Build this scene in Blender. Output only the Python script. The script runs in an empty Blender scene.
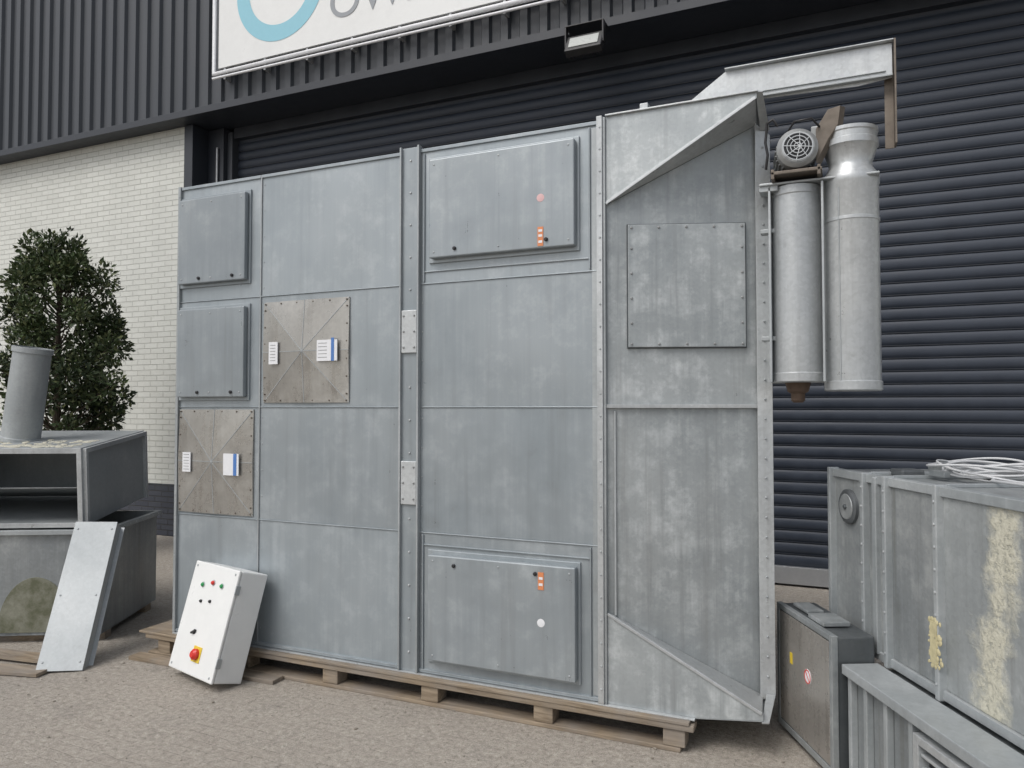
import bpy, bmesh, math, random
import numpy as np
from mathutils import Vector, Matrix
random.seed(7); rng=np.random.default_rng(7)
S=bpy.context.scene
S.view_settings.view_transform='Standard'; S.view_settings.look='None'; S.view_settings.exposure=0
COL=S.collection
# ------------------------------------------------------------ node helpers
class N:
    def __init__(s,name):
        s.m=bpy.data.materials.new(name); s.m.use_nodes=True
        s.t=s.m.node_tree; s.t.nodes.clear()
        s.out=s.t.nodes.new('ShaderNodeOutputMaterial'); s.b=s.t.nodes.new('ShaderNodeBsdfPrincipled')
        s.t.links.new(s.b.outputs[0],s.out.inputs[0])
        s.tc=s.t.nodes.new('ShaderNodeTexCoord')
    def lk(s,a,b): s.t.links.new(a,b)
    def new(s,t,**k):
        n=s.t.nodes.new(t)
        for a,v in k.items(): setattr(n,a,v)
        return n
    def setin(s,sock,v):
        if isinstance(v,bpy.types.NodeSocket): s.lk(v,sock)
        else: sock.default_value=v
    def math(s,op,a,b=0.0,c=None,clamp=False):
        n=s.new('ShaderNodeMath',operation=op,use_clamp=clamp); s.setin(n.inputs[0],a); s.setin(n.inputs[1],b)
        if c is not None: s.setin(n.inputs[2],c)
        return n.outputs[0]
    def vmath(s,op,a,b,o=0):
        n=s.new('ShaderNodeVectorMath',operation=op); s.setin(n.inputs[0],a); s.setin(n.inputs[1],b); return n.outputs[o]
    def mix(s,f,a,b,mode='MIX'):
        n=s.new('ShaderNodeMix',data_type='RGBA',blend_type=mode)
        s.setin(n.inputs[0],f)
        for i,v in ((6,a),(7,b)):
            if isinstance(v,tuple) and len(v)==3: v=(*v,1)
            s.setin(n.inputs[i],v)
        return n.outputs[2]
    def noise(s,vec,scale,detail=4,rough=.6,dist=0):
        n=s.new('ShaderNodeTexNoise'); s.lk(vec,n.inputs['Vector'])
        n.inputs['Scale'].default_value=scale; n.inputs['Detail'].default_value=detail
        n.inputs['Roughness'].default_value=rough; n.inputs['Distortion'].default_value=dist
        return n.outputs['Fac']
    def ramp(s,f,lo,hi,a=0.,b=1.):
        n=s.new('ShaderNodeMapRange'); n.clamp=True
        s.lk(f,n.inputs[0]); n.inputs[1].default_value=lo; n.inputs[2].default_value=hi
        n.inputs[3].default_value=a; n.inputs[4].default_value=b; return n.outputs[0]
    def bump(s,h,strength,dist,nrm=None):
        n=s.new('ShaderNodeBump'); n.inputs['Strength'].default_value=strength; n.inputs['Distance'].default_value=dist
        s.lk(h,n.inputs['Height'])
        if nrm is not None: s.lk(nrm,n.inputs['Normal'])
        return n.outputs[0]
    def P(s,**k):
        for a,v in k.items():
            a=a.replace('_',' ')
            if isinstance(v,tuple) and len(v)==3: v=(*v,1)
            s.setin(s.b.inputs[a],v)

def metal(name,col,bcol=(.55,.57,.58),blotch=.35,streak=.3,metallic=.3,rough=.42,warp=.25,spangle=.1,dirt=(.12,.11,.10),dirtamt=.2,tone=.08,stain=None,haze=0.):
    n=N(name); obj=n.tc.outputs['Object']
    oi=n.new('ShaderNodeObjectInfo'); r=oi.outputs['Random']
    cb=n.new('ShaderNodeCombineXYZ')
    for i,k in enumerate((37.,19.,53.)): n.lk(n.math('MULTIPLY',r,k),cb.inputs[i])
    v=n.vmath('ADD',obj,cb.outputs[0])
    n1=n.noise(v,1.4,3,.55,.3); n2=n.noise(v,8,5,.72)
    st=n.noise(n.vmath('MULTIPLY',v,(18,18,.6)),1.,4,.68)
    c=n.mix(n.ramp(n1,.35,.7,0,blotch),col,bcol)
    c=n.mix(n.math('MULTIPLY',n.ramp(n2,.5,.72),n.ramp(n1,.42,.62,0,blotch*1.3)),c,bcol)
    if haze: c=n.mix(n.math('MULTIPLY',n.ramp(n2,.47,.66),n.ramp(st,.36,.66,0,haze)),c,tuple(min(.8,x*1.25) for x in bcol))
    c=n.mix(n.ramp(st,.5,.8,0,streak),c,bcol)
    c=n.mix(n.ramp(st,.45,.2,0,dirtamt),c,dirt)
    c=n.mix(n.math('MULTIPLY',n.ramp(n2,.45,.25),n.ramp(n1,.5,.35,0,dirtamt)),c,dirt)
    val=n.math('ADD',n.math('MULTIPLY',r,tone*2),1-tone)
    if spangle>.04:
        vo=n.new('ShaderNodeTexVoronoi'); n.lk(v,vo.inputs['Vector']); vo.inputs['Scale'].default_value=70
        sp=n.new('ShaderNodeSeparateColor'); n.lk(vo.outputs['Color'],sp.inputs[0])
        val=n.math('MULTIPLY',val,n.math('ADD',n.math('MULTIPLY',sp.outputs[0],spangle),1-spangle/2))
    cv=n.new('ShaderNodeCombineColor')
    for i in range(3): n.lk(val,cv.inputs[i])
    c=n.mix(1.,c,cv.outputs[0],'MULTIPLY')
    rr=n.math('ADD',n.ramp(n2,.3,.7,-.1,.12),n.ramp(st,.3,.7,rough-.04,rough+.08))
    w=n.noise(v,2.0,0,.4)
    b=n.bump(w,warp,.05)
    met=metallic
    if stain:
        O,ud,uc=stain
        u=n.vmath('DOT_PRODUCT',n.vmath('SUBTRACT',obj,O),ud,1)
        sx=n.new('ShaderNodeSeparateXYZ'); n.lk(obj,sx.inputs[0]); z=sx.outputs[2]
        cen=n.math('ADD',n.math('MULTIPLY',n.math('SINE',n.math('MULTIPLY',z,7.)),.04),uc)
        d=n.math('ABSOLUTE',n.math('SUBTRACT',u,cen))
        nz=n.noise(obj,8,5,.68); nf=n.noise(obj,50,3,.7)
        d=n.math('ADD',d,n.math('MULTIPLY',n.math('SUBTRACT',nz,.5),-.30))
        mk_=n.math('MULTIPLY',n.ramp(d,.10,.03,0,.9),n.ramp(nf,.30,.5,.55,1))
        c=n.mix(mk_,c,n.mix(n.ramp(nf,.35,.7),(.46,.44,.34),(.64,.62,.51)))
        rr=n.math('ADD',rr,n.math('MULTIPLY',mk_,.4)); met=n.math('MULTIPLY',n.math('SUBTRACT',1.,mk_),metallic)
        b=n.bump(n.math('MULTIPLY',mk_,n.math('ADD',nf,.6)),.6,.006,b)
    n.P(Base_Color=c,Metallic=met,Roughness=rr,Normal=b); return n.m
def plain(name,col,rough=.5,metallic=0.,var=.2,scale=20,bump=.1):
    n=N(name); o=n.tc.outputs['Object']; a=n.noise(o,scale,4,.65); a2=n.noise(o,scale*.15,3,.6)
    c=n.mix(n.ramp(a,.3,.7,0,var),col,tuple(x*.45 for x in col))
    c=n.mix(n.ramp(a2,.4,.7,0,var),c,tuple(x*.6+.02 for x in col))
    n.P(Base_Color=c,Roughness=n.ramp(a,.3,.7,rough-.08,rough+.1),Metallic=metallic)
    if bump>.15: n.P(Normal=n.bump(a,bump,.002))
    return n.m

M_panel=metal('grey_panel',(.265,.30,.322),(.44,.47,.485),blotch=.36,streak=.26,rough=.38,spangle=0,dirtamt=.2,tone=.07,haze=.16)
M_door=metal('grey_door_panel',(.25,.28,.30),(.42,.45,.46),blotch=.4,streak=.22,rough=.36,spangle=0,dirtamt=.2,haze=.18)
M_galv=metal('galvanised',(.42,.44,.45),(.62,.64,.64),blotch=.5,streak=.35,metallic=.4,rough=.36,spangle=.12,dirtamt=.25)
M_galvd=metal('galvanised_dull',(.31,.335,.345),(.52,.54,.545),blotch=.5,streak=.3,metallic=.3,rough=.42,spangle=.08,dirtamt=.2)
M_inlet=metal('galvanised_weathered',(.27,.295,.305),(.50,.525,.53),blotch=.5,streak=.3,metallic=.3,rough=.38,spangle=.07,dirtamt=.3,haze=.6)
M_stain=metal('galvanised_brownish',(.31,.30,.28),(.52,.51,.48),blotch=.5,streak=.3,metallic=.7,rough=.28,warp=.5,dirt=(.15,.12,.09),dirtamt=.4)
M_steel=metal('stainless_sheet',(.33,.31,.285),(.50,.48,.44),blotch=.6,streak=.4,metallic=.45,rough=.27,dirt=(.15,.12,.09),dirtamt=.45)
M_dark=metal('dark_sheet',(.08,.09,.095),(.2,.21,.22),blotch=.4,streak=.4,metallic=.4,rough=.4)
M_scrap=metal('scrap_grey',(.23,.25,.26),(.44,.455,.45),blotch=.5,streak=.38,metallic=.35,rough=.42,dirt=(.11,.10,.07),dirtamt=.45,haze=.3)
M_black=plain('black_plastic',(.02,.02,.022),.4)
M_rust=plain('rusty_steel',(.15,.10,.07),.75,.3,.6,14,.4)
M_brown=plain('stained_steel',(.20,.17,.14),.5,.5,.6,14,.3)
M_core=plain('shadow_core',(.05,.055,.06),.7)
M_white=plain('white_enamel',(.74,.75,.74),.35,0,.1,9,.03)
M_label=plain('white_label',(.75,.76,.78),.5,0,.1,60,.02)
M_blue=plain('blue_print',(.08,.2,.5),.5); M_orange=plain('orange_label',(.70,.25,.10),.5)
M_pink=plain('pink_sticker',(.7,.45,.45),.5); M_red=plain('red_button',(.65,.03,.02),.3); M_green=plain('green_button',(.02,.28,.08),.3)
M_yel=plain('yellow_plate',(.75,.55,.05),.4); M_foam=plain('aged_foam',(.60,.54,.33),.9,0,.5,30,.6); M_foam2=plain('pale_sealant',(.58,.56,.46),.9,0,.5,30,.6)
M_motor=plain('motor_casting',(.36,.37,.37),.45,.4,.4,30)
M_cable=plain('grey_cable',(.55,.56,.57),.4)

def wood():
    n=N('weathered_wood'); o=n.tc.outputs['Object']; v=n.vmath('MULTIPLY',o,(2,18,30)); a=n.noise(v,1.5,5,.7,.5); b=n.noise(o,4,4,.6)
    c=n.mix(n.ramp(a,.3,.7),(.13,.095,.06),(.36,.29,.21)); c=n.mix(n.ramp(b,.4,.65,0,.6),c,(.24,.22,.20))
    n.P(Base_Color=c,Roughness=.85,Normal=n.bump(a,.5,.004)); return n.m
M_wood=wood()
def pavers():
    n=N('dusty_pavers'); o=n.tc.outputs['Object']
    wob=n.new('ShaderNodeTexNoise'); n.lk(o,wob.inputs['Vector']); wob.inputs['Scale'].default_value=9; wob.inputs['Detail'].default_value=1
    ww=n.vmath('MULTIPLY',wob.outputs['Color'],(.025,.025,0)); 
    mp=n.new('ShaderNodeMapping'); n.lk(n.vmath('ADD',o,ww),mp.inputs[0]); mp.inputs['Rotation'].default_value=(0,0,math.radians(1.5))
    br=n.new('ShaderNodeTexBrick'); n.lk(mp.outputs[0],br.inputs['Vector'])
    br.inputs['Scale'].default_value=1; br.inputs['Brick Width'].default_value=.205; br.inputs['Row Height'].default_value=.068
    br.inputs['Mortar Size'].default_value=.005; br.inputs['Mortar Smooth'].default_value=.9; br.inputs['Bias'].default_value=0
    br.inputs['Color1'].default_value=(.27,.235,.20,1); br.inputs['Color2'].default_value=(.33,.295,.255,1); br.inputs['Mortar'].default_value=(.19,.17,.145,1)
    big=n.noise(o,.55,4,.65,.4); med=n.noise(o,3.2,5,.72); fine=n.noise(o,34,5,.8); grit=n.noise(o,200,1,.6)
    c=br.outputs['Color']
    sand=n.mix(n.ramp(fine,.34,.66),(.21,.185,.155),(.47,.43,.375))
    cov=n.ramp(n.math('ADD',n.math('MULTIPLY',med,.6),n.math('MULTIPLY',big,.4)),.38,.54,.55,.98)
    c=n.mix(cov,c,sand)
    c=n.mix(n.ramp(big,.5,.72,0,.4),c,(.18,.165,.15)); c=n.mix(n.ramp(med,.56,.72,0,.45),c,(.16,.145,.13)); c=n.mix(n.ramp(med,.42,.28,0,.35),c,(.48,.44,.38))
    c=n.mix(n.ramp(grit,.58,.74,0,.6),c,(.60,.56,.50)); c=n.mix(n.ramp(grit,.42,.28,0,.65),c,(.11,.10,.085))
    hgt=n.math('MULTIPLY',n.math('MULTIPLY',br.outputs['Fac'],-1.),n.math('SUBTRACT',1.1,cov))
    b=n.bump(n.math('ADD',n.math('MULTIPLY',hgt,.5),n.math('ADD',fine,n.math('MULTIPLY',med,1.2))),.8,.012)
    n.P(Base_Color=c,Roughness=.92,Normal=b); return n.m
def brickmat(name,c1,c2,mo):
    n=N(name); o=n.tc.outputs['Object']; sx=n.new('ShaderNodeSeparateXYZ'); n.lk(o,sx.inputs[0]); cb=n.new('ShaderNodeCombineXYZ')
    n.lk(n.math('ADD',sx.outputs[0],sx.outputs[1]),cb.inputs[0]); n.lk(sx.outputs[2],cb.inputs[1])
    br=n.new('ShaderNodeTexBrick'); n.lk(cb.outputs[0],br.inputs['Vector']); br.inputs['Scale'].default_value=1
    br.inputs['Brick Width'].default_value=.22; br.inputs['Row Height'].default_value=.0667; br.inputs['Mortar Size'].default_value=.006; br.inputs['Mortar Smooth'].default_value=.5
    br.inputs['Color1'].default_value=(*c1,1); br.inputs['Color2'].default_value=(*c2,1); br.inputs['Mortar'].default_value=(*mo,1)
    a=n.noise(o,30,3,.6); big=n.noise(n.vmath('MULTIPLY',o,(1,1,.35)),1.3,4,.6)
    c=n.mix(n.ramp(big,.45,.75,0,.4),br.outputs['Color'],tuple(x*.72 for x in c1)); c=n.mix(n.ramp(a,.5,.8,0,.25),c,tuple(x*.6 for x in c1))
    b=n.bump(n.math('MULTIPLY',br.outputs['Fac'],-1.),.9,.008)
    n.P(Base_Color=c,Roughness=.7,Normal=b); return n.m
M_pave=pavers(); M_brick=brickmat('white_painted_brick',(.63,.64,.60),(.58,.59,.55),(.50,.51,.47)); M_plinth=brickmat('dark_plinth_brick',(.035,.04,.055),(.05,.055,.07),(.03,.03,.03))
def coated(name,col,rough):
    n=N(name); o=n.tc.outputs['Object']; a=n.noise(n.vmath('MULTIPLY',o,(3,3,.6)),1.5,4,.6)
    c=n.mix(n.ramp(a,.4,.75,0,.35),col,tuple(x*1.5+.012 for x in col))
    n.P(Base_Color=c,Roughness=n.ramp(a,.3,.7,rough-.06,rough+.1),Metallic=0.); return n.m
M_clad=coated('anthracite_cladding',(.034,.039,.047),.42); M_roll=coated('navy_slats',(.026,.034,.050),.5); M_frame=coated('anthracite_frame',(.02,.024,.032),.45)
M_bottom=plain('aluminium_rail',(.42,.43,.44),.4,.5)

# ------------------------------------------------------------ mesh helpers
def empty(name):
    e=bpy.data.objects.new(name,None); COL.objects.link(e); e.empty_display_size=.2; return e
def mk(name,bm,mat,parent=None,bev=0,smooth=False,mtx=None):
    bmesh.ops.recalc_face_normals(bm,faces=bm.faces)
    me=bpy.data.meshes.new(name); bm.to_mesh(me); bm.free()
    if mtx is not None: me.transform(mtx)
    ms=mat if isinstance(mat,list) else [mat]
    for m in ms: me.materials.append(m)
    if smooth:
        for p in me.polygons: p.use_smooth=True
        me.set_sharp_from_angle(angle=math.radians(35))
    o=bpy.data.objects.new(name,me); COL.objects.link(o)
    if parent: o.parent=parent
    if bev:
        b=o.modifiers.new('bevel','BEVEL'); b.width=bev; b.segments=2; b.limit_method='ANGLE'; b.angle_limit=math.radians(40)
    return o
def bx(bm,x0,x1,y0,y1,z0,z1):
    vs=[bm.verts.new(p) for p in ((x0,y0,z0),(x1,y0,z0),(x1,y1,z0),(x0,y1,z0),(x0,y0,z1),(x1,y0,z1),(x1,y1,z1),(x0,y1,z1))]
    for f in ((0,1,2,3),(4,5,6,7),(0,1,5,4),(1,2,6,5),(2,3,7,6),(3,0,4,7)): bm.faces.new([vs[i] for i in f])
def box(name,x0,x1,y0,y1,z0,z1,mat,parent=None,bev=.003,mtx=None):
    bm=bmesh.new(); bx(bm,x0,x1,y0,y1,z0,z1); return mk(name,bm,mat,parent,bev,mtx=mtx)
def boxes(name,L,mat,parent=None,bev=.003,mtx=None):
    bm=bmesh.new()
    for b in L: bx(bm,*b)
    return mk(name,bm,mat,parent,bev,mtx=mtx)
def prism(name,pts,vec,mat,parent=None,bev=.003,mtx=None):
    bm=bmesh.new(); v=Vector(vec); a=[bm.verts.new(p) for p in pts]; b=[bm.verts.new(Vector(p)+v) for p in pts]
    bm.faces.new(a); bm.faces.new(b[::-1]); k=len(pts)
    for i in range(k): bm.faces.new((a[i],a[(i+1)%k],b[(i+1)%k],b[i]))
    return mk(name,bm,mat,parent,bev,mtx=mtx)
def beam_bm(bm,p0,p1,w,t,up=(0,0,1)):
    p0=Vector(p0);p1=Vector(p1);d=(p1-p0).normalized(); u=Vector(up)
    s=d.cross(u).normalized(); u=s.cross(d).normalized()
    vs=[]
    for p in (p0,p1):
        for a,b in ((-1,-1),(1,-1),(1,1),(-1,1)): vs.append(bm.verts.new(p+s*a*w/2+u*b*t/2))
    for f in ((0,1,2,3),(4,5,6,7),(0,1,5,4),(1,2,6,5),(2,3,7,6),(3,0,4,7)): bm.faces.new([vs[i] for i in f])
def beam(name,p0,p1,w,t,mat,parent=None,bev=.002,up=(0,0,1)):
    bm=bmesh.new(); beam_bm(bm,p0,p1,w,t,up); return mk(name,bm,mat,parent,bev)
def lathe(name,prof,c,mat,parent=None,seg=40,axis=(0,0,1),mtx=None,bm=None):
    own=bm is None
    if own: bm=bmesh.new()
    q=Vector((0,0,1)).rotation_difference(Vector(axis).normalized()); rings=[]
    for r,z in prof:
        rings.append([bm.verts.new(Vector(c)+q@Vector((r*math.cos(2*math.pi*i/seg),r*math.sin(2*math.pi*i/seg),z))) for i in range(seg)])
    for a,b in zip(rings,rings[1:]):
        for i in range(seg): bm.faces.new((a[i],a[(i+1)%seg],b[(i+1)%seg],b[i]))
    bm.faces.new(rings[0]); bm.faces.new(rings[-1][::-1])
    if own: return mk(name,bm,mat,parent,smooth=True,mtx=mtx)
def rivets(name,pts,r,h,mat,parent,axis=(0,-1,0),seg=8,mtx=None):
    bm=bmesh.new()
    for p in pts: lathe('',[(r,-.002),(r,h*.6),(r*.6,h)],p,None,seg=seg,axis=axis,bm=bm)
    return mk(name,bm,mat,parent,smooth=True,mtx=mtx)
def lin(a,b,n): return [a+(b-a)*i/(n-1) for i in range(n)]
def tube(name,pts,r,mat,parent=None,cyc=False):
    cu=bpy.data.curves.new(name,'CURVE'); cu.dimensions='3D'; cu.bevel_depth=r; cu.bevel_resolution=3
    s=cu.splines.new('POLY'); s.points.add(len(pts)-1); s.use_cyclic_u=cyc
    for p,q in zip(s.points,pts): p.co=(*q,1)
    cu.materials.append(mat); o=bpy.data.objects.new(name,cu); COL.objects.link(o)
    if parent: o.parent=parent
    return o

# ------------------------------------------------------------ ground
bm=bmesh.new(); k=150
for p in ((-k,-k,0),(k,-k,0),(k,k,0),(-k,k,0)): bm.verts.new(p)
bm.verts.ensure_lookup_table(); bm.faces.new(bm.verts); mk('paved_ground',bm,M_pave)
bm=bmesh.new()
for i in range(1500):
    x=random.uniform(-6.5,1.2); y=random.uniform(-2.6,2.8) if random.random()<.6 else random.gauss(-.25,.25)
    r=random.uniform(.002,.006) if random.random()<.95 else random.uniform(.006,.014)
    m=Matrix.Translation((x,y,r*.3))@Matrix.Rotation(random.random()*6,4,'Z')@Matrix.Diagonal((1,random.uniform(.5,1),.5,1))
    bmesh.ops.create_icosphere(bm,subdivisions=1,radius=r,matrix=m)
mk('loose_grit',bm,plain('grit',(.27,.24,.20),.9,0,.5,5))

# ------------------------------------------------------------ warehouse
W=empty('warehouse_building')
box('brick_wall',-16,-7.17,3.1,3.4,.62,4.95,M_brick,W,.004)
box('plinth',-16,-7.165,3.09,3.4,0,.617,M_plinth,W,.004)
box('corner_post',-7.165,-7.03,3.06,3.42,0,4.94,M_frame,W)
box('reveal_post',-7.027,-6.78,3.30,3.50,0,4.94,M_frame,W)
box('door_guide_rail',-6.777,-6.70,3.36,3.52,0,4.90,M_clad,W)
tube('conduit',[(-6.86,3.28,0.2),(-6.86,3.28,4.7)],.014,M_bottom,W)
bm=bmesh.new(); prof=[]; x=-16.; per=.2
while x<9:
    prof+=[(x,2.93),(x+.085,2.93),(x+.105,2.895),(x+.18,2.895)]; x+=per
z0,z1=5.03,8.6
a=[bm.verts.new((p[0],p[1],z0)) for p in prof]; b=[bm.verts.new((p[0],p[1],z1)) for p in prof]
for i in range(len(prof)-1): bm.faces.new((a[i],a[i+1],b[i+1],b[i]))
mk('ribbed_cladding',bm,M_clad,W)
box('cladding_backing',-16,9,2.94,3.3,5.0,8.6,M_frame,W)
box('drip_flashing',-16,9,2.87,2.97,4.95,5.03,M_frame,W)
box('soffit',-16,9,2.97,3.5,4.951,4.998,M_frame,W,0)
box('door_lintel',-6.7,5,3.38,3.6,4.82,4.949,M_frame,W)
box('roof_cap',-16,9,2.85,12,8.6,8.7,M_frame,W)
box('building_mass',-16,9,3.62,12,0,8.59,M_frame,W,0)
box('wall_right',4.2,9,3.1,3.6,0,4.94,M_brick,W)
bm=bmesh.new(); h=.105; z=.17; pr=[]
while z<4.93:
    for t,d in ((0,.004),(.05,.004),(.12,-.002),(.3,-.008),(.5,-.010),(.7,-.008),(.88,-.002),(.95,.004)):
        pr.append((z+t*h,3.47+d))
    z+=h
xa=[bm.verts.new((-6.72,p[1],p[0])) for p in pr]; xb=[bm.verts.new((4.2,p[1],p[0])) for p in pr]
for i in range(len(pr)-1): bm.faces.new((xa[i],xb[i],xb[i+1],xa[i+1]))
mk('roller_shutter',bm,M_roll,W,smooth=True)
boxes('slat_grooves',[(-6.72,4.2,3.462,3.4725,.17+i*h-.003,.17+i*h+.003) for i in range(1,44)],M_frame,W,0)
box('shutter_bottom_rail',-6.7,4.2,3.43,3.5,.02,.168,M_bottom,W)
# sign
G=empty('company_sign'); dz=.13
box('board',-6.37,-1.0,2.80,2.83,5.25+dz,7.2,M_white,G)
tube('edge_tube',[(-6.42,2.79,7.2),(-6.42,2.79,5.19+dz),(-.9,2.79,5.19+dz)],.028,M_label,G)
tube('lower_tube',[(-6.42,2.77,5.13+dz),(-.9,2.77,5.11+dz)],.014,M_label,G)
boxes('hangers',[(x,x+.03,2.81,2.9,5.12+dz,5.26+dz) for x in lin(-6.3,-1.1,10)],M_bottom,G,.002)
bm=bmesh.new(); kk=64; A=[]
for i in range(kk+1):
    t=math.radians(-200+ i*300/kk); A.append([bm.verts.new((-5.5+r*math.cos(t),2.797,6.13+r*math.sin(t))) for r in (.42,.60)])
for i in range(kk): bm.faces.new((A[i][0],A[i][1],A[i+1][1],A[i+1][0]))
mk('logo_ring',bm,plain('sky_blue_print',(.25,.52,.62),.5,0,.05),G)
def text(name,s,x,z,size,mat,par):
    c=bpy.data.curves.new(name,'FONT'); c.body=s; c.size=size; c.extrude=.001; c.materials.append(mat)
    o=bpy.data.objects.new(name,c); o.location=(x,2.796,z); o.rotation_euler=(math.pi/2,0,0); COL.objects.link(o); o.parent=par
Mgt=plain('grey_print',(.27,.29,.31),.5,0,.05)
text('lettering_lower','OWNER',-4.84,5.61,.50,Mgt,G); text('lettering_upper','SECOND',-4.84,6.17,.50,Mgt,G)
F=empty('floodlight'); m=Matrix.Translation((-2.0,2.72,4.76))@Matrix.Rotation(math.radians(-28),4,'X')
box('housing',-.17,.17,-.03,.05,-.095,.095,M_black,F,.01,m)
box('glass',-.135,.135,-.036,-.031,-.06,.06,plain('frosted_glass',(.45,.47,.45),.3),F,.003,m)
boxes('fins',[(x,x+.006,.05,.075,-.08,.08) for x in lin(-.15,.145,12)],M_black,F,0,m)
boxes('bracket',[(-2.18,-2.165,2.70,2.76,4.74,4.93),(-1.835,-1.82,2.70,2.76,4.74,4.93),(-2.18,-1.82,2.70,2.90,4.93,4.94)],M_black,F)

# ------------------------------------------------------------ big machine
K=empty('industrial_filter_unit')
XL,XA,XB,XC,XD=-3.806,-3.143,-2.156,-2.043,-1.045
ZB,Z1,Z2,Z3,ZT=.15,.885,1.55,2.21,2.945
box('body_core',XL+.01,XD,.024,.7,ZB,ZT-.01,M_core,K,0)
box('side_cover_left',XL-.004,XL+.006,.0,.702,ZB,ZT-.003,M_panel,K)
box('top_cover',XL,XD,.01,.7,ZT-.008,ZT,M_galvd,K)
zs=[ZB,Z1,Z2,Z3,ZT]
cols=[(XL+.01,XA),(XA,XB),(XC,XD)]
for ci,(a,b) in enumerate(cols):
    for i in range(4):
        box('panel_%d_%d'%(ci+1,i+1),a+.002,b-.002,0,.022,zs[i]+.002,zs[i+1]-.002,M_panel,K,.003)
L=[]
for a,b in cols:
    for z in zs[1:4]: L.append((a+.004,b-.004,-.006,0.001,z-.003,z+.003))
    L.append((a+.004,b-.004,-.010,.001,ZT-.022,ZT-.004)); L.append((a+.004,b-.004,-.012,.001,ZB+.003,ZB+.02))
boxes('seam_lips',L,M_panel,K,.0015)
boxes('vertical_flanges',[(XA-.004,XA+.004,-.008,.001,ZB,ZT-.004),(XL-.006,XL+.014,-.018,.001,ZB,ZT)],M_galvd,K,.0015)
box('edge_strip',XD-.035,XD-.006,-.004,.001,ZB+.025,ZT-.035,M_galvd,K,.001)
box('post_web',XB,XC,-.012,.02,ZB,ZT+.012,M_panel,K,.002)
boxes('post_flanges',[(XB-.004,XB+.006,-.03,0.001,ZB,ZT+.015),(XC-.006,XC+.004,-.03,.001,ZB,ZT+.015)],M_galvd,K,.0015)
for i,(za,zb) in enumerate(((1.84,2.07),(1.03,1.26))):
    box('joint_plate_%d'%(i+1),XB+.009,XC-.009,-.026,-.01,za,zb,M_galv,K,.003)
    rivets('joint_bolts_%d'%(i+1),[(x,-.026,z) for x in (XB+.024,XC-.024) for z in (za+.03,(za+zb)/2,zb-.03)],.006,.006,M_motor,K)
rivets('post_bolts',[((XB+XC)/2,-.012,z) for z in lin(ZB+.1,ZT-.06,16) if not(1.80<z<2.1 or 1.0<z<1.3)],.006,.006,M_galv,K)
rivets('flange_rivets',[(XL+.004,-.018,z) for z in lin(.25,2.88,22)]+[(XC+.014,-.001,z) for z in lin(.25,2.88,18)]+[(XA+.02,-.0,z) for z in lin(.25,2.88,18)],.004,.003,M_galvd,K)
def door(nm,x0,x1,z0,z1,d=.045):
    box(nm+'_tray',x0-.02,x1+.014,-.012,.001,z0-.02,z1+.02,M_panel,K,.003)
    box(nm,x0,x1,-d,-.013,z0,z1,M_door,K,.006)
    rivets(nm+'_screws',[(x,-d,z) for x in lin(x0+.03,x1-.03,3) for z in (z0+.03,z1-.03)],.005,.003,M_galvd,K)
door('access_door_a',-3.775,-3.235,2.315,2.845); door('access_door_b',-3.775,-3.235,1.61,2.155)
door('access_door_c',-1.965,-1.155,2.335,2.86,.05); door('access_door_d',-1.965,-1.155,.235,.78,.05)
rivets('door_knobs',[(-3.60,-.045,2.345),(-3.33,-.045,2.345),(-3.60,-.045,1.64),(-3.33,-.045,1.64),(-1.81,-.05,2.375),(-1.30,-.05,2.375),(-1.81,-.05,.735),(-1.36,-.05,.735)],.010,.012,M_black,K,seg=14)
boxes('door_surround',[(XC+.02,XC+.028,-.010,.001,Z3+.01,ZT-.03),(XD-.05,XD-.042,-.010,.001,Z3+.01,ZT-.03),(XC+.02,XC+.028,-.010,.001,ZB+.02,Z1-.01),(XD-.05,XD-.042,-.010,.001,ZB+.02,Z1-.01),
  (XC+.028,XD-.05,-.008,.001,Z3+.06,Z3+.067),(XC+.028,XD-.05,-.008,.001,Z1-.067,Z1-.06)],M_panel,K,.002)
box('orange_label_top',-1.345,-1.315,-.0525,-.0505,2.345,2.44,M_orange,K,0); box('orange_label_bottom',-1.345,-1.315,-.0525,-.0505,.66,.745,M_orange,K,0)
boxes('label_marks',[(-1.340,-1.320,-.0535,-.0525,z,z+.012) for z in (2.36,2.39,2.415,.68,.71)],M_label,K,0)
rivets('round_sticker',[(-1.33,-.0495,2.585)],.020,.002,M_pink,K,seg=24); rivets('round_sticker_b',[(-1.33,-.0495,.50)],.020,.002,M_label,K,seg=24)
def star(nm,x0,x1,z0,z1):
    bm=bmesh.new(); cx,cz=(x0+x1)/2,(z0+z1)/2
    rim=[(x0,z0),(cx,z0),(x1,z0),(x1,cz),(x1,z1),(cx,z1),(x0,z1),(x0,cz)]
    c=bm.verts.new((cx,-.038,cz)); vs=[bm.verts.new((p[0],-.007 if i%2==0 else -.015,p[1])) for i,p in enumerate(rim)]; bk=[bm.verts.new((p[0],-.001,p[1])) for p in rim]
    for i in range(8):
        bm.faces.new((c,vs[i],vs[(i+1)%8])); bm.faces.new((vs[i],bk[i],bk[(i+1)%8],vs[(i+1)%8]))
    mk(nm,bm,M_stain,K)
    bm=bmesh.new()
    for i,p in enumerate(rim): beam_bm(bm,(cx,-.0385,cz),(p[0],-.0155 if i%2 else -.0075,p[1]),.004,.002,up=(0,-1,0))
    mk(nm+'_creases',bm,M_galvd,K)
    rivets(nm+'_bolts',[(x,-.010,z) for x in lin(x0+.015,x1-.015,6) for z in (z0+.013,z1-.013)]+[(x,-.010,z) for z in lin(z0+.05,z1-.05,6) for x in (x0+.013,x1-.013)],.005,.007,M_brown,K)
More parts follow.
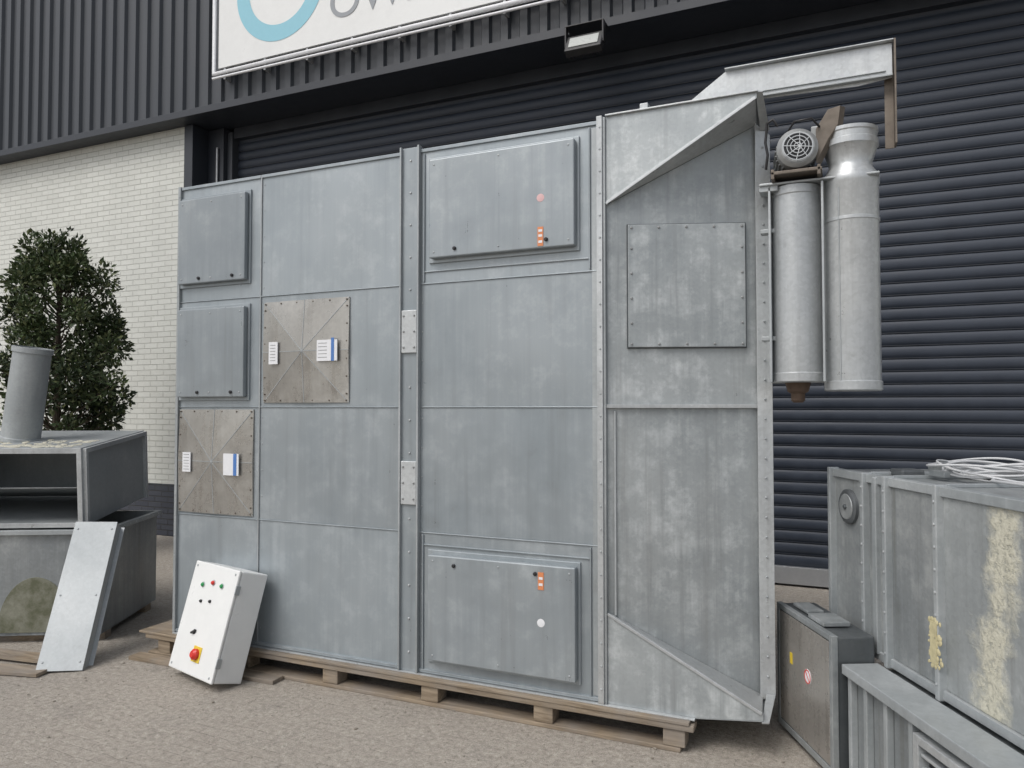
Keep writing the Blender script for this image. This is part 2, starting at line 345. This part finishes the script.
star('vent_cover_a',-3.113,-2.50,1.575,2.17); star('vent_cover_b',-3.785,-3.185,.90,1.535)
boxes('labels',[(-3.05,-2.985,-.036,-.0295,1.80,1.93),(-3.725,-3.66,-.036,-.0295,1.15,1.27),(-3.39,-3.27,-.038,-.0325,1.14,1.27),(-2.70,-2.56,-.038,-.0325,1.81,1.93)],M_label,K,0)
boxes('label_print',[(-3.31,-3.285,-.0395,-.038,1.14,1.27),(-2.60,-2.58,-.0395,-.038,1.81,1.94)],M_blue,K,0)
boxes('label_lines',[(-3.04,-3.0,-.0372,-.036,z,z+.003) for z in lin(1.82,1.91,6)]+[(-3.715,-3.67,-.0372,-.036,z,z+.003) for z in lin(1.165,1.255,6)]+[(-2.69,-2.63,-.0392,-.038,z,z+.003) for z in lin(1.83,1.91,5)],M_motor,K,0)
# right inlet section
XE=-1.02; PX,PY=-.335,.25; BXr=-.315
prism('inlet_core',[(XE,.03,.2),(XE,.7,.2),(-.322,.7,.2),(-.322,.28,.2)],(0,0,2.70),M_galvd,K,0)
box('centre_flange',XD-.004,XE,-.03,.1,ZB,ZT+.01,M_galv,K,.002)
box('centre_flange_inner',XE-.001,XE+.012,-.02,.1,ZB,ZT+.005,M_galvd,K,.002)
rivets('centre_flange_rivets',[(XE-.012,-.03,z) for z in lin(.22,2.9,26)],.005,.004,M_galvd,K)
Cx=XE+.012
def quad(nm,pts,mat,t=.004,bev=.001):
    p=[Vector(q) for q in pts]; nr=(p[1]-p[0]).cross(p[2]-p[0]).normalized()*t
    if nr.y<0: nr=-nr
    return prism(nm,[tuple(q) for q in p],tuple(nr),mat,K,bev)
def sl(x): return .01+(x-Cx)*(PY-.01)/(PX-Cx)
ZPt,ZPb,ZBt,ZBb=2.90,.20,2.93,.215
quad('inlet_wall_upper',[(Cx,.01,2.53),(Cx,.01,1.555),(PX,PY,1.555),(PX,PY,ZPt)],M_inlet)
quad('inlet_wall_lower',[(Cx,.01,1.545),(Cx,.01,.57),(PX,PY,ZPb),(PX,PY,1.545)],M_inlet)
quad('upper_soffit',[(Cx,.006,2.53),(PX,PY-.004,ZPt),(BXr,.0,ZBt)],M_galv)
quad('lower_soffit',[(Cx,.006,.57),(PX,PY-.004,ZPb),(BXr,.0,ZBb)],M_galv)
prism('upper_gusset',[(Cx,-.006,2.53),(Cx,-.006,2.955),(BXr+.005,-.006,2.955),(BXr+.005,-.006,ZBt)],(0,.006,0),M_inlet,K,.001)
prism('lower_gusset',[(Cx,-.006,.57),(Cx,-.006,.15),(-.60,-.006,.15),(BXr+.005,-.006,.185),(BXr+.005,-.006,ZBb)],(0,.006,0),M_inlet,K,.001)
beam('upper_gusset_lip',(Cx,-.01,2.53),(BXr,-.01,ZBt),.008,.014,M_galv,K); beam('lower_gusset_lip',(Cx,-.01,.57),(BXr,-.01,ZBb),.008,.014,M_galv,K)
box('inlet_roof',Cx,BXr+.01,-.02,.7,2.955,2.962,M_galv,K,.001); box('inlet_floor',Cx,-.60,-.02,.7,.143,.149,M_galvd,K,.001)
prism('inlet_floor_slope',[(-.60,-.006,.146),(BXr,-.006,.18),(BXr,.7,.18),(-.60,.7,.146)],(0,0,.004),M_galvd,K,0)
box('top_bracket_tab',-.84,-.80,-.01,.03,2.962,2.99,M_galv,K)
quad('mid_flange',[(Cx,-.012,1.545),(Cx,-.012,1.563),(PX,PY-.022,1.563),(PX,PY-.022,1.545)],M_galv,.02)
beam('inset_edge',(Cx+.035,sl(Cx+.035)-.008,.56),(Cx+.035,sl(Cx+.035)-.008,1.53),.010,.010,M_galvd,K,up=(0,1,0))
def onw(x,z,d): 
    dx,dy=PX-Cx,PY-.01; l=math.hypot(dx,dy); return (x+dy/l*d,sl(x)-dx/l*d,z)
cov=[onw(-.915,1.835,.022),onw(-.915,2.425,.022),onw(-.395,2.425,.022),onw(-.395,1.835,.022)]
quad('bolted_cover',cov,M_inlet,.018,.003)
fr=[onw(-.920,1.830,.010),onw(-.920,2.430,.010),onw(-.390,2.430,.010),onw(-.390,1.830,.010)]
quad('cover_gasket',fr,M_dark,.008,.001)
rivets('cover_bolts',[onw(x,z,.022) for x in lin(-.90,-.41,5) for z in (1.85,2.41)]+[onw(x,z,.022) for z in lin(1.95,2.31,4) for x in (-.90,-.41)],.006,.006,M_motor,K,axis=(.35,-.93,0))
quad('end_flange_front',[(PX-.005,PY-.035,.19),(PX-.005,PY-.035,2.90),(PX+.06,PY-.012,2.84),(PX+.06,PY-.012,.22)],M_galv,.006)
box('end_plate',-.321,-.311,.26,.7,.2,2.90,M_galvd,K)
quad('end_slope',[(BXr,-.012,2.955),(BXr+.03,-.0,2.955),(BXr+.04,.235,2.86),(BXr,.22,2.86)],M_galv,.008)
quad('end_slope_low',[(BXr,-.012,.18),(BXr+.03,-.0,.18),(BXr+.04,.235,.22),(BXr,.22,.22)],M_galv,.008)
rivets('end_flange_rivets',[(PX+.028,PY-.026,z) for z in lin(.3,2.78,28)],.005,.005,M_galvd,K,axis=(.35,-.93,0))
# cylinders
CY=.16
c1=(-.160,CY,0); c2=(.068,CY-.01,0)
lathe('filter_drum',[(.105,1.66),(.112,1.665),(.112,1.70),(.108,1.705),(.108,2.50),(.112,2.505),(.112,2.54),(.10,2.545)],c1,M_galv,K)
lathe('drain_nozzle',[(.02,1.57),(.03,1.58),(.03,1.61),(.045,1.62),(.055,1.66)],c1,M_rust,K,20)
lathe('exhaust_pipe',[(.112,1.62),(.118,1.625),(.118,1.66),(.113,1.665),(.113,2.52),(.117,2.53),(.117,2.56),(.092,2.60),(.088,2.62),(.110,2.69),(.116,2.695),(.116,2.72),(.110,2.725),(.110,2.75),(.114,2.755),(.114,2.77),(.09,2.77)],c2,M_galv,K)
lathe('pipe_clamp',[(.114,2.36),(.116,2.362),(.116,2.374),(.114,2.376)],c2,M_galv,K)
box('drum_top_plate',-.31,.18,CY-.11,.45,2.545,2.555,M_galvd,K)
boxes('drum_back_plate',[(-.31,.17,CY+.10,CY+.11,1.66,2.545)],M_galvd,K)
boxes('drum_seams',[(-.052,-.042,CY-.112,CY-.07,1.66,2.54),(-.272,-.262,CY-.1,CY+.1,1.66,2.54)],M_galvd,K,.002)
tube('pipe_seam',[(c2[0]-.05,CY-.112,1.66),(c2[0]-.05,CY-.112,2.5)],.003,M_galvd,K)
boxes('hinge_brackets',[(-.31,-.23,.06,.15,2.52,2.56),(-.31,-.24,.1,.15,2.34,2.36),(-.31,-.24,.1,.15,1.85,1.87)],M_galvd,K)
# motor
mc=(-.150,.06,2.685); ax=(.12,-1,.0)
def ml(nm,p,mat,seg=32): lathe(nm,p,mc,mat,K,seg,axis=ax)
ml('motor_body',[(.075,-.2),(.08,-.2),(.08,0),(.086,.005),(.086,.05),(.07,.065)],M_motor)
ml('motor_fan_rim',[(.062,.066),(.066,.068),(.058,.069)],M_galv)
q=Vector((0,0,1)).rotation_difference(Vector(ax).normalized())
bm=bmesh.new()
for r in (.015,.03,.045,.06):
    for i in range(28):
        t0,t1=2*math.pi*i/28,2*math.pi*(i+1)/28
        beam_bm(bm,Vector(mc)+q@Vector((r*math.cos(t0),r*math.sin(t0),.077)),Vector(mc)+q@Vector((r*math.cos(t1),r*math.sin(t1),.077)),.003,.003)
for i in range(8):
    t=math.pi*i/4; beam_bm(bm,Vector(mc)+q@Vector((.008,0,.078)),Vector(mc)+q@Vector((.065*math.cos(t),.065*math.sin(t),.074)),.003,.003)
mk('motor_grille',bm,M_galv,K)
ml('motor_fan_dark',[(.059,.069),(.059,.0705)],M_black)
bm=bmesh.new()
for i in range(26):
    t=2*math.pi*i/26; p=Vector((.084*math.cos(t),.084*math.sin(t),0)); beam_bm(bm,Vector(mc)+q@(p+Vector((0,0,-.18))),Vector(mc)+q@(p+Vector((0,0,-.005))),.004,.014,up=q@p)
mk('motor_fins',bm,M_motor,K)
box('terminal_box',-.09,-.035,.06,.15,2.70,2.79,M_motor,K,.006)
boxes('motor_mount',[(-.255,-.045,.0,.22,2.575,2.59),(-.255,-.24,.0,.22,2.556,2.60),(-.065,-.05,.0,.22,2.556,2.60)],M_brown,K)
tube('motor_cable',[(-.225,.03,2.80),(-.245,.02,2.83),(-.27,.03,2.82),(-.28,.05,2.74),(-.27,.04,2.68),(-.28,.06,2.62)],.006,M_black,K)
tube('motor_cable_b',[(-.185,.05,2.775),(-.155,.0,2.80),(-.085,-.01,2.80),(-.055,.05,2.78)],.005,M_black,K)
prism('bent_guard_plate',[(-.07,.05,2.62),(-.07,.05,2.77),(-.02,.05,2.85),(.03,.05,2.86),(.02,.05,2.78),(-.02,.05,2.72)],(.02,.03,0),M_brown,K,.001)
# top bracket
prism('top_channel',[(-.66,.07,2.965),(-.455,.07,3.105),(.235,.07,3.105),(.235,.07,2.955),(.10,.07,2.94)],(0,.006,0),M_galv,K,.001)
prism('top_channel_web',[(-.455,.045,3.108),(.24,.045,3.108),(.24,.25,3.108),(-.455,.25,3.108)],(0,0,.005),M_galv,K,.001)
box('top_channel_lip',-.66,.235,.045,.07,2.955,2.962,M_galvd,K,.001)
boxes('hanger_angle',[(.240,.247,.03,.10,2.66,3.106),(.205,.240,.10,.106,2.66,3.10)],M_brown,K,.001)
beam('channel_stiffener',(-.53,.066,2.985),(.21,.066,2.985),.004,.01,M_galvd,K,up=(0,1,0))

# ------------------------------------------------------------ pallet base
Pn=empty('wooden_skid')
L=[(-4.0,-.60,-.055,.03,.100,.128),(-4.0,-.60,.28,.40,.100,.128),(-4.0,-.60,.6,.72,.100,.128)]
for x in lin(-3.9,-.74,6): L.append((x,x+.10,-.045,.05,.022,.10)); L.append((x,x+.09,.05,.70,.05,.093))
boxes('skid_timbers',L,M_wood,Pn,.004)
boxes('skid_runners',[(-3.98,-.66,-.05,.05,.0,.021),(-.55,-.40,.45,.65,0,.14)],M_wood,Pn,.004)
boxes('skid_top_boards',[(-4.05,-.62,-.06,.10,.129,.1425)]+[(x,x+.12,.1,.74,.129,.1425) for x in lin(-4.05,-.75,14)],M_wood,Pn,.002)
boxes('steel_sill',[(-3.8,-.60,-.03,-.002,.143,.1495)],M_galv,Pn,.001)
beam('loose_board',(-4.0,-.13,.012),(-2.9,-.10,.012),.09,.022,M_wood,Pn)

# ------------------------------------------------------------ control box
E=empty('electrical_control_box')
m=Matrix.Translation((-3.06,-.215,0.004))@Matrix.Rotation(math.radians(-15),4,'Z')@Matrix.Rotation(math.radians(-16),4,'X')
w,d,hh=.465,.19,.60
box('enclosure',-w,0,-d+.02,0,0,hh,M_white,E,.008,m); box('lid',-w-.002,.002,-d,-d+.017,-.002,hh+.002,M_white,E,.006,m)
def cp(u,v): return (-w+u*w,-d,v*hh)
rivets('red_lamp',[cp(.52,.84)],.012,.016,M_red,E,seg=16,mtx=m); rivets('green_buttons',[cp(.30,.80),cp(.72,.83)],.012,.014,M_green,E,seg=16,mtx=m)
rivets('black_buttons',[cp(.35,.65),cp(.55,.67)],.009,.012,M_black,E,seg=16,mtx=m)
box('switch_plate',-w+.56*w-.042,-w+.56*w+.042,-d-.004,-d,.12*hh,.12*hh+.084,M_yel,E,.003,m)
rivets('rotary_switch',[(-w+.56*w,-d-.004,.12*hh+.042)],.030,.03,M_red,E,seg=20,mtx=m)
bm=bmesh.new()
beam_bm(bm,(-w+.38*w-.018,-d-.008,.37*hh-.010),(-w+.38*w+.018,-d-.008,.37*hh+.010),.010,.012,up=(0,-1,0))
mk('selector_lever',bm,M_black,E,mtx=m); rivets('selector_base',[cp(.38,.37)],.014,.004,M_black,E,seg=16,mtx=m)
rivets('lid_screws',[cp(u,v) for u in (.06,.94) for v in (.04,.96)],.007,.003,M_galvd,E,mtx=m)
rivets('button_bezels',[cp(.52,.84),cp(.30,.80),cp(.72,.83)],.017,.004,M_galv,E,seg=18,mtx=m)
boxes('hinges',[(0.0,.008,-d+.0,-d+.03,z,z+.05) for z in (.08,hh-.13)],M_galvd,E,.002,m)

# ------------------------------------------------------------ scrap on the left
def frame(o,ux,uy):
    u=Vector((ux,uy,0)).normalized(); v=Vector((-u.y,u.x,0)); return Matrix(((u.x,v.x,0,o[0]),(u.y,v.y,0,o[1]),(0,0,1,0),(0,0,0,1)))
ml_=frame((-4.47,0.0),.884,.467)
B=empty('sheet_metal_bin'); t=.006; BW,BD,BH=1.5,.88,.74
boxes('walls',[(-BW,0,0,t,.06,BH),(-BW,0,BD-t,BD,.06,BH),(-t,0,t,BD-t,.06,BH),(-BW,-BW+t,t,BD-t,.06,BH),(-BW,0,0,BD,.05,.058)],M_scrap,B,.001,ml_)
boxes('rim',[(-BW-.03,.03,-.03,0,BH-.03,BH),(-BW-.03,.03,BD,BD+.03,BH-.03,BH),(0,.03,0,BD,BH-.03,BH),(-BW-.03,-BW,0,BD,BH-.03,BH)],M_galvd,B,.002,ml_)
boxes('skids',[(-BW,0,.05,.14,0,.05),(-BW,0,.7,.79,0,.05)],M_wood,B,.002,ml_)
n=N('mossy_patch'); oo=n.tc.outputs['Object']; aa=n.noise(oo,9,5,.7); n.P(Base_Color=n.mix(n.ramp(aa,.35,.65),(.11,.115,.07),(.25,.25,.20)),Roughness=.75)
A=[(-.42+.24*math.cos(math.radians(a_)),-.004,.07+.36*math.sin(math.radians(a_))) for a_ in range(0,181,10)]
prism('arched_cover',A,(0,.004,0),n.m,B,.001,ml_)
rivets('rim_rivets',[(.03,y,BH-.015) for y in lin(.05,BD-.05,9)],.005,.004,M_galv,B,axis=(1,0,0),mtx=ml_)
H=empty('open_duct_housing'); z0,z1=.752,1.275; hx=-.13; HD=.98
mh=ml_@Matrix.Translation((0,0,z0))@Matrix.Rotation(math.radians(5),4,'X')@Matrix.Translation((0,0,-z0))
boxes('shell',[(-1.5,hx,.02,HD,z1,z1+.006),(hx-t,hx,.02,HD,z0,z1),(-1.5,-1.494,.02,HD,z0,z1),(-1.494,hx-t,HD-.006,HD,z0,z1),(-1.494,hx-t,.02,HD-.006,z0,z0+.006)],M_galvd,H,.001,mh)
boxes('flanges',[(-1.5,hx,.0,.02,z1-.03,z1+.006),(hx-.03,hx,.0,.02,z0,z1-.03),(-1.5,hx-.03,.0,.02,z0,z0+.03),(hx,hx+.025,.02,.05,z0,z1),(hx,hx+.025,HD-.03,HD,z0,z1),(hx,hx+.025,.05,HD-.03,z1-.03,z1)],M_galv,H,.001,mh)
prism('inner_ramp',[(-1.49,.08,1.0),(-1.49,.9,.78),(hx-.01,.9,.78),(hx-.01,.08,1.0)],(0,.0,.006),M_scrap,H,.001,mh)
bm=bmesh.new()
for i in range(150):
    mm=Matrix.Translation((random.uniform(-1.2,-.2),abs(random.gauss(.0,.16))+.03,z1+.007))@Matrix.Rotation(random.random()*3,4,'Z')@Matrix.Diagonal((2.2,1.1,.25,1)); bmesh.ops.create_icosphere(bm,subdivisions=2,radius=random.uniform(.006,.022),matrix=mm)
mk('foam_residue',bm,M_foam2,H,smooth=True,mtx=mh)
R=empty('round_duct'); 
lathe('duct_body',[(.125,0),(.13,.004),(.13,.03),(.122,.035),(.118,.63),(.128,.635),(.128,.67),(.12,.672),(.112,.672),(.112,.30)],(0,0,0),M_galvd,R,36,(.15,.02,1),Matrix.Translation((-5.29,-.03,z1+.03)))
LP=empty('leaning_channel')
p0=Vector((-4.17,-.50,.012)); p1=Vector((-4.44,-.07,.80)); dd=(p1-p0)
zax=dd.normalized(); xax=Vector((.80,.6,0)); xax=(xax-xax.dot(zax)*zax).normalized(); yax=zax.cross(xax)
lpm=Matrix(((xax.x,yax.x,zax.x,p0.x),(xax.y,yax.y,zax.y,p0.y),(xax.z,yax.z,zax.z,p0.z),(0,0,0,1))); LL=dd.length
boxes('channel',[(-.125,.125,0,.005,0,LL),(.12,.125,.005,.09,0,LL),(-.125,-.12,.005,.09,0,LL),(.122,.150,.09,.095,0,LL)],M_galvd,LP,.001,lpm)
rivets('channel_bolts',[(x,0,z) for x in (-.1,.1) for z in (.05,LL-.05,.45)],.006,.004,M_galvd,LP,mtx=lpm)
SB=empty('timber_offcuts')
beam('offcut_a',(-5.6,-.60,.03),(-4.35,-.42,.03),.09,.03,M_wood,SB); beam('offcut_b',(-5.2,-.78,.015),(-4.22,-.55,.015),.12,.02,M_wood,SB)

# ------------------------------------------------------------ shrub
T=empty('laurel_tree'); tx,ty=-7.48,1.75
bm=bmesh.new()
lathe('',[(.05,.45),(.04,1.2),(.03,2.0),(.012,3.1)],(tx,ty,0),None,seg=10,bm=bm)
tips=[]
def crown(z):
    pts=[(1.0,.30),(1.4,.52),(1.9,.60),(2.4,.60),(2.8,.48),(3.1,.30),(3.34,.08)]
    for (a,ra),(b,rb) in zip(pts,pts[1:]):
        if a<=z<=b: return ra+(rb-ra)*(z-a)/(b-a)
    return .1
for i in range(105):
    z=random.uniform(1.1,3.26); rad=crown(z)
    a=random.random()*2*math.pi; rr=rad*random.uniform(.45,1.0)*(1+.16*math.sin(3*a+z*4)); e=Vector((tx+rr*math.cos(a),ty+rr*math.sin(a),z))
    s=Vector((tx,ty,max(.9,z-.35))); mid=(s+e)/2+Vector((0,0,-.05))
    beam_bm(bm,s,mid,.014,.014); beam_bm(bm,mid,e,.008,.008); tips.append(e)
mk('trunk_and_limbs',bm,plain('bark',(.09,.07,.05),.9),T)
V=[];Fc=[];mi=[]
for e in tips:
    shade=random.random(); cr=random.uniform(.10,.17)
    for k2 in range(150):
        g=rng.normal(0,1,3); g/=np.linalg.norm(g)+1e-6; r=cr*rng.random()**.45
        p=np.array(e)+g*r*np.array((1,1,1.15)); 
        dirn=g+rng.normal(0,.5,3)+np.array((0,0,.25)); dirn/=np.linalg.norm(dirn); l=rng.uniform(.04,.08); wv=np.cross(dirn,rng.normal(0,1,3)); wv/=np.linalg.norm(wv)+1e-6; wv*=l*.25
        up=np.cross(wv,dirn)*.5
        b=len(V); V+= [tuple(p),tuple(p+dirn*l*.5+wv+up),tuple(p+dirn*l),tuple(p+dirn*l*.5-wv+up)]
        Fc+=[(b,b+1,b+2),(b,b+2,b+3)]; j=0 if shade<.3 else 1
        if rng.random()<.25: j=2
        mi+=[j,j]
me=bpy.data.meshes.new('foliage'); me.from_pydata(V,[],Fc)
def leaf(n_,c):
    n=N(n_); n.P(Base_Color=c,Roughness=.42); n.b.inputs['Specular IOR Level'].default_value=.4; return n.m
for mm in (leaf('leaf_dark',(.03,.048,.02)),leaf('leaf_mid',(.06,.088,.034)),leaf('leaf_light',(.12,.14,.06))): me.materials.append(mm)
me.polygons.foreach_set('material_index',mi)
o=bpy.data.objects.new('foliage',me); COL.objects.link(o); o.parent=T
lathe('planter',[(.2,0),(.24,.02),(.30,.5),(.32,.5),(.32,.55),(.28,.55),(.27,.5)],(tx,ty,0),M_plinth,T,28)

# ------------------------------------------------------------ stack on the right
mr=frame((-.02,.40),.45,-.893)
ud=Vector((.45,-.893,0)).normalized()
M_smear=metal('galvanised_with_sealant',(.29,.31,.315),(.48,.50,.50),blotch=.5,streak=.35,metallic=.35,rough=.4,dirt=(.12,.11,.08),dirtamt=.35,stain=((-.02,.40,0),tuple(ud),1.09),haze=.3)
C=empty('air_handling_cabinet'); zb,zt=.50,1.255
box('body',0,1.75,0.02,.95,zb,zt,M_scrap,C,.006,mr)
L=[(.0,.30),(.31,.47),(.48,.80),(.81,1.75)]
for i,(a,b) in enumerate(L): box('face_panel_%d'%(i+1),a+.003,b-.003,0,.018,zb+.03,zt-.03,M_scrap if i!=3 else M_smear,C,.004,mr)
boxes('ribs',[(x-.012,x+.012,-.03,.018,zb-.01,zt+.012) for x in (.012,.305,.475,.81)]+[(.37,.40,-.02,.02,zb+.02,zt)],M_galvd,C,.004,mr)
boxes('edge_rails',[(0,1.75,-.012,.03,zt-.03,zt+.006),(0,1.75,-.012,.03,zb-.006,zb+.03)],M_galvd,C,.003,mr)
boxes('roof_seams',[(x-.01,x+.01,.02,.95,zt,zt+.015) for x in (.305,.475,.81,1.3)]+[(0.0,1.75,.93,.955,zb,zt+.01)],M_galvd,C,.003,mr)
lathe('inspection_port',[(.078,0),(.078,.014),(.068,.02),(.060,.020)],(.155,0,1.10),M_dark,C,28,(0,-1,0),mr)
lathe('port_glass',[(.058,.020),(.055,.023)],(.155,0,1.10),M_scrap,C,28,(0,-1,0),mr)
rivets('port_bolt',[(.155,-.022,1.10)],.012,.01,M_dark,C,mtx=mr)
rivets('face_screws',[(x,-.03,z) for x in (.305,.475,.81) for z in lin(zb+.05,zt-.05,9)],.006,.004,M_galv,C,mtx=mr)
box('lifting_handle',.30,.40,.1,.2,zt,zt+.03,M_dark,C,.008,mr)
boxes('rooftop_clutter',[(.35,.75,.3,.7,zt+.016,zt+.022),(.1,.25,.4,.5,zt+.002,zt+.035),(.5,.6,.15,.18,zt+.016,zt+.04)],M_scrap,C,.002,mr)
bm=bmesh.new()
for i in range(110):
    mm=Matrix.Translation((.80+random.gauss(0,.014),-.030,random.uniform(.61,.78)))@Matrix.Rotation(random.random(),4,'Y')@Matrix.Diagonal((1,.4,1.4,1)); bmesh.ops.create_icosphere(bm,subdivisions=2,radius=random.uniform(.004,.010),matrix=mm)
bx(bm,.782,.818,-.034,-.028,.62,.77)
mk('foam_blob',bm,M_foam,C,smooth=True,mtx=mr)
D_=empty('ventilation_cabinet')
box('body',-.12,.42,-.22,-.04,.03,.60,M_dark,D_,.008,mr); boxes('frame_edges',[(-.125,-.10,-.228,-.20,.03,.605),(.40,.425,-.228,-.20,.03,.605),(-.10,.40,-.228,-.20,.58,.605),(-.10,.40,-.228,-.20,.03,.06)],M_scrap,D_,.003,mr)
boxes('feet',[(-.1,-.04,-.2,-.08,0,.03),(.34,.40,-.2,-.08,0,.03)],M_black,D_,.002,mr)
box('front_plate',-.095,.395,-.226,-.221,.065,.575,M_steel,D_,.002,mr)
lathe('warning_sticker',[(.032,0),(.032,.002)],(.20,-.226,.36),M_label,D_,24,(0,-1,0),mr); 
bm=bmesh.new()
for i in range(24):
    t0,t1=2*math.pi*i/24,2*math.pi*(i+1)/24; beam_bm(bm,(.20+.028*math.cos(t0),-.2287,.36+.028*math.sin(t0)),(.20+.028*math.cos(t1),-.2287,.36+.028*math.sin(t1)),.005,.001,up=(0,-1,0))
beam_bm(bm,(.18,-.2287,.38),(.22,-.2287,.34),.005,.001,up=(0,-1,0)); mk('sticker_ring',bm,M_red,D_,mtx=mr)
box('yellow_tag',.02,.045,-.2285,-.2265,.36,.41,M_yel,D_,0,mr)
boxes('clutter_on_top',[(-.05,.1,-.18,-.1,.605,.62),(.15,.3,-.2,-.08,.605,.625)],M_scrap,D_,.004,mr)
Q=empty('fan_section')
box('body',.43,1.8,-.14,.9,.04,.47,M_scrap,Q,.006,mr)
boxes('ribs',[(x,x+.025,-.17,-.14,.04,.455) for x in (.44,.56,.70,.86)]+[(.43,1.8,-.19,-.035,.455,.495)],M_galvd,Q,.004,mr)
box('outlet_dark',.95,1.7,-.15,-.14,.08,.40,M_black,Q,0,mr)
boxes('outlet_frame',[(.92,.95,-.19,-.14,.05,.43),(1.70,1.73,-.19,-.14,.05,.43),(.95,1.70,-.19,-.14,.40,.43),(.95,1.70,-.19,-.14,.05,.08)]+[(.95,1.70,-.18,-.15,z,z+.012) for z in lin(.13,.36,6)]+[(x,x+.01,-.182,-.15,.08,.40) for x in (1.2,1.45)],M_galv,Q,.003,mr)
boxes('feet',[(.5,.6,.0,.8,0,.04),(1.5,1.6,.0,.8,0,.04)],M_wood,Q,.002,mr)
Cb=empty('cable_coil'); pts=[]
cc=mr@Vector((.62,.38,zt+.03))
for i in range(420):
    t=i/420*2*math.pi*9; r=.17+.03*math.sin(t*.37)+.02*math.sin(t*1.3+1)
    pts.append((cc.x+r*1.15*math.cos(t)+.02*math.sin(t*.21),cc.y+r*math.sin(t),zt+.035+.018*math.sin(t*.61+1)+.014*math.sin(t*2.1)+.02*i/420))
tube('coiled_cable',pts,.0045,M_cable,Cb)
tube('cable_tail',[tuple(mr@Vector(p)) for p in ((.7,.3,zt+.03),(.8,.2,zt+.024),(.95,.22,zt+.022),(1.1,.15,zt+.02),(1.25,.22,zt+.02))],.0055,M_cable,Cb)

# ------------------------------------------------------------ light
w_=bpy.data.worlds.new('World'); S.world=w_; w_.use_nodes=True; nt=w_.node_tree; nt.nodes.clear()
sk=nt.nodes.new('ShaderNodeTexSky'); sk.sky_type='NISHITA'; sk.sun_disc=False; el,az=math.radians(52),math.radians(205)
sk.sun_elevation=el; sk.sun_rotation=az; sk.dust_density=3.5; sk.ozone_density=1.0; sk.air_density=1.0
hs=nt.nodes.new('ShaderNodeHueSaturation'); hs.inputs['Saturation'].default_value=.4
bg=nt.nodes.new('ShaderNodeBackground'); bg.inputs['Strength'].default_value=.15; ow=nt.nodes.new('ShaderNodeOutputWorld')
nt.links.new(sk.outputs[0],hs.inputs['Color']); nt.links.new(hs.outputs[0],bg.inputs[0]); nt.links.new(bg.outputs[0],ow.inputs[0])
sd=bpy.data.lights.new('sun','SUN'); sd.energy=1.35; sd.angle=math.radians(30); sd.color=(1,.98,.95)
so=bpy.data.objects.new('sun',sd); COL.objects.link(so)
dv=Vector((math.sin(az)*math.cos(el),math.cos(az)*math.cos(el),math.sin(el)))
so.rotation_euler=dv.to_track_quat('Z','Y').to_euler()
# ------------------------------------------------------------ camera
cd=bpy.data.cameras.new('camera'); cd.lens=26.0; cd.sensor_width=36; cd.clip_end=500; cd.clip_start=.05
co=bpy.data.objects.new('camera',cd); COL.objects.link(co); co.location=(0,-3.43,1.55)
co.rotation_euler=(math.radians(91.78),0,math.radians(23.7)); S.camera=co
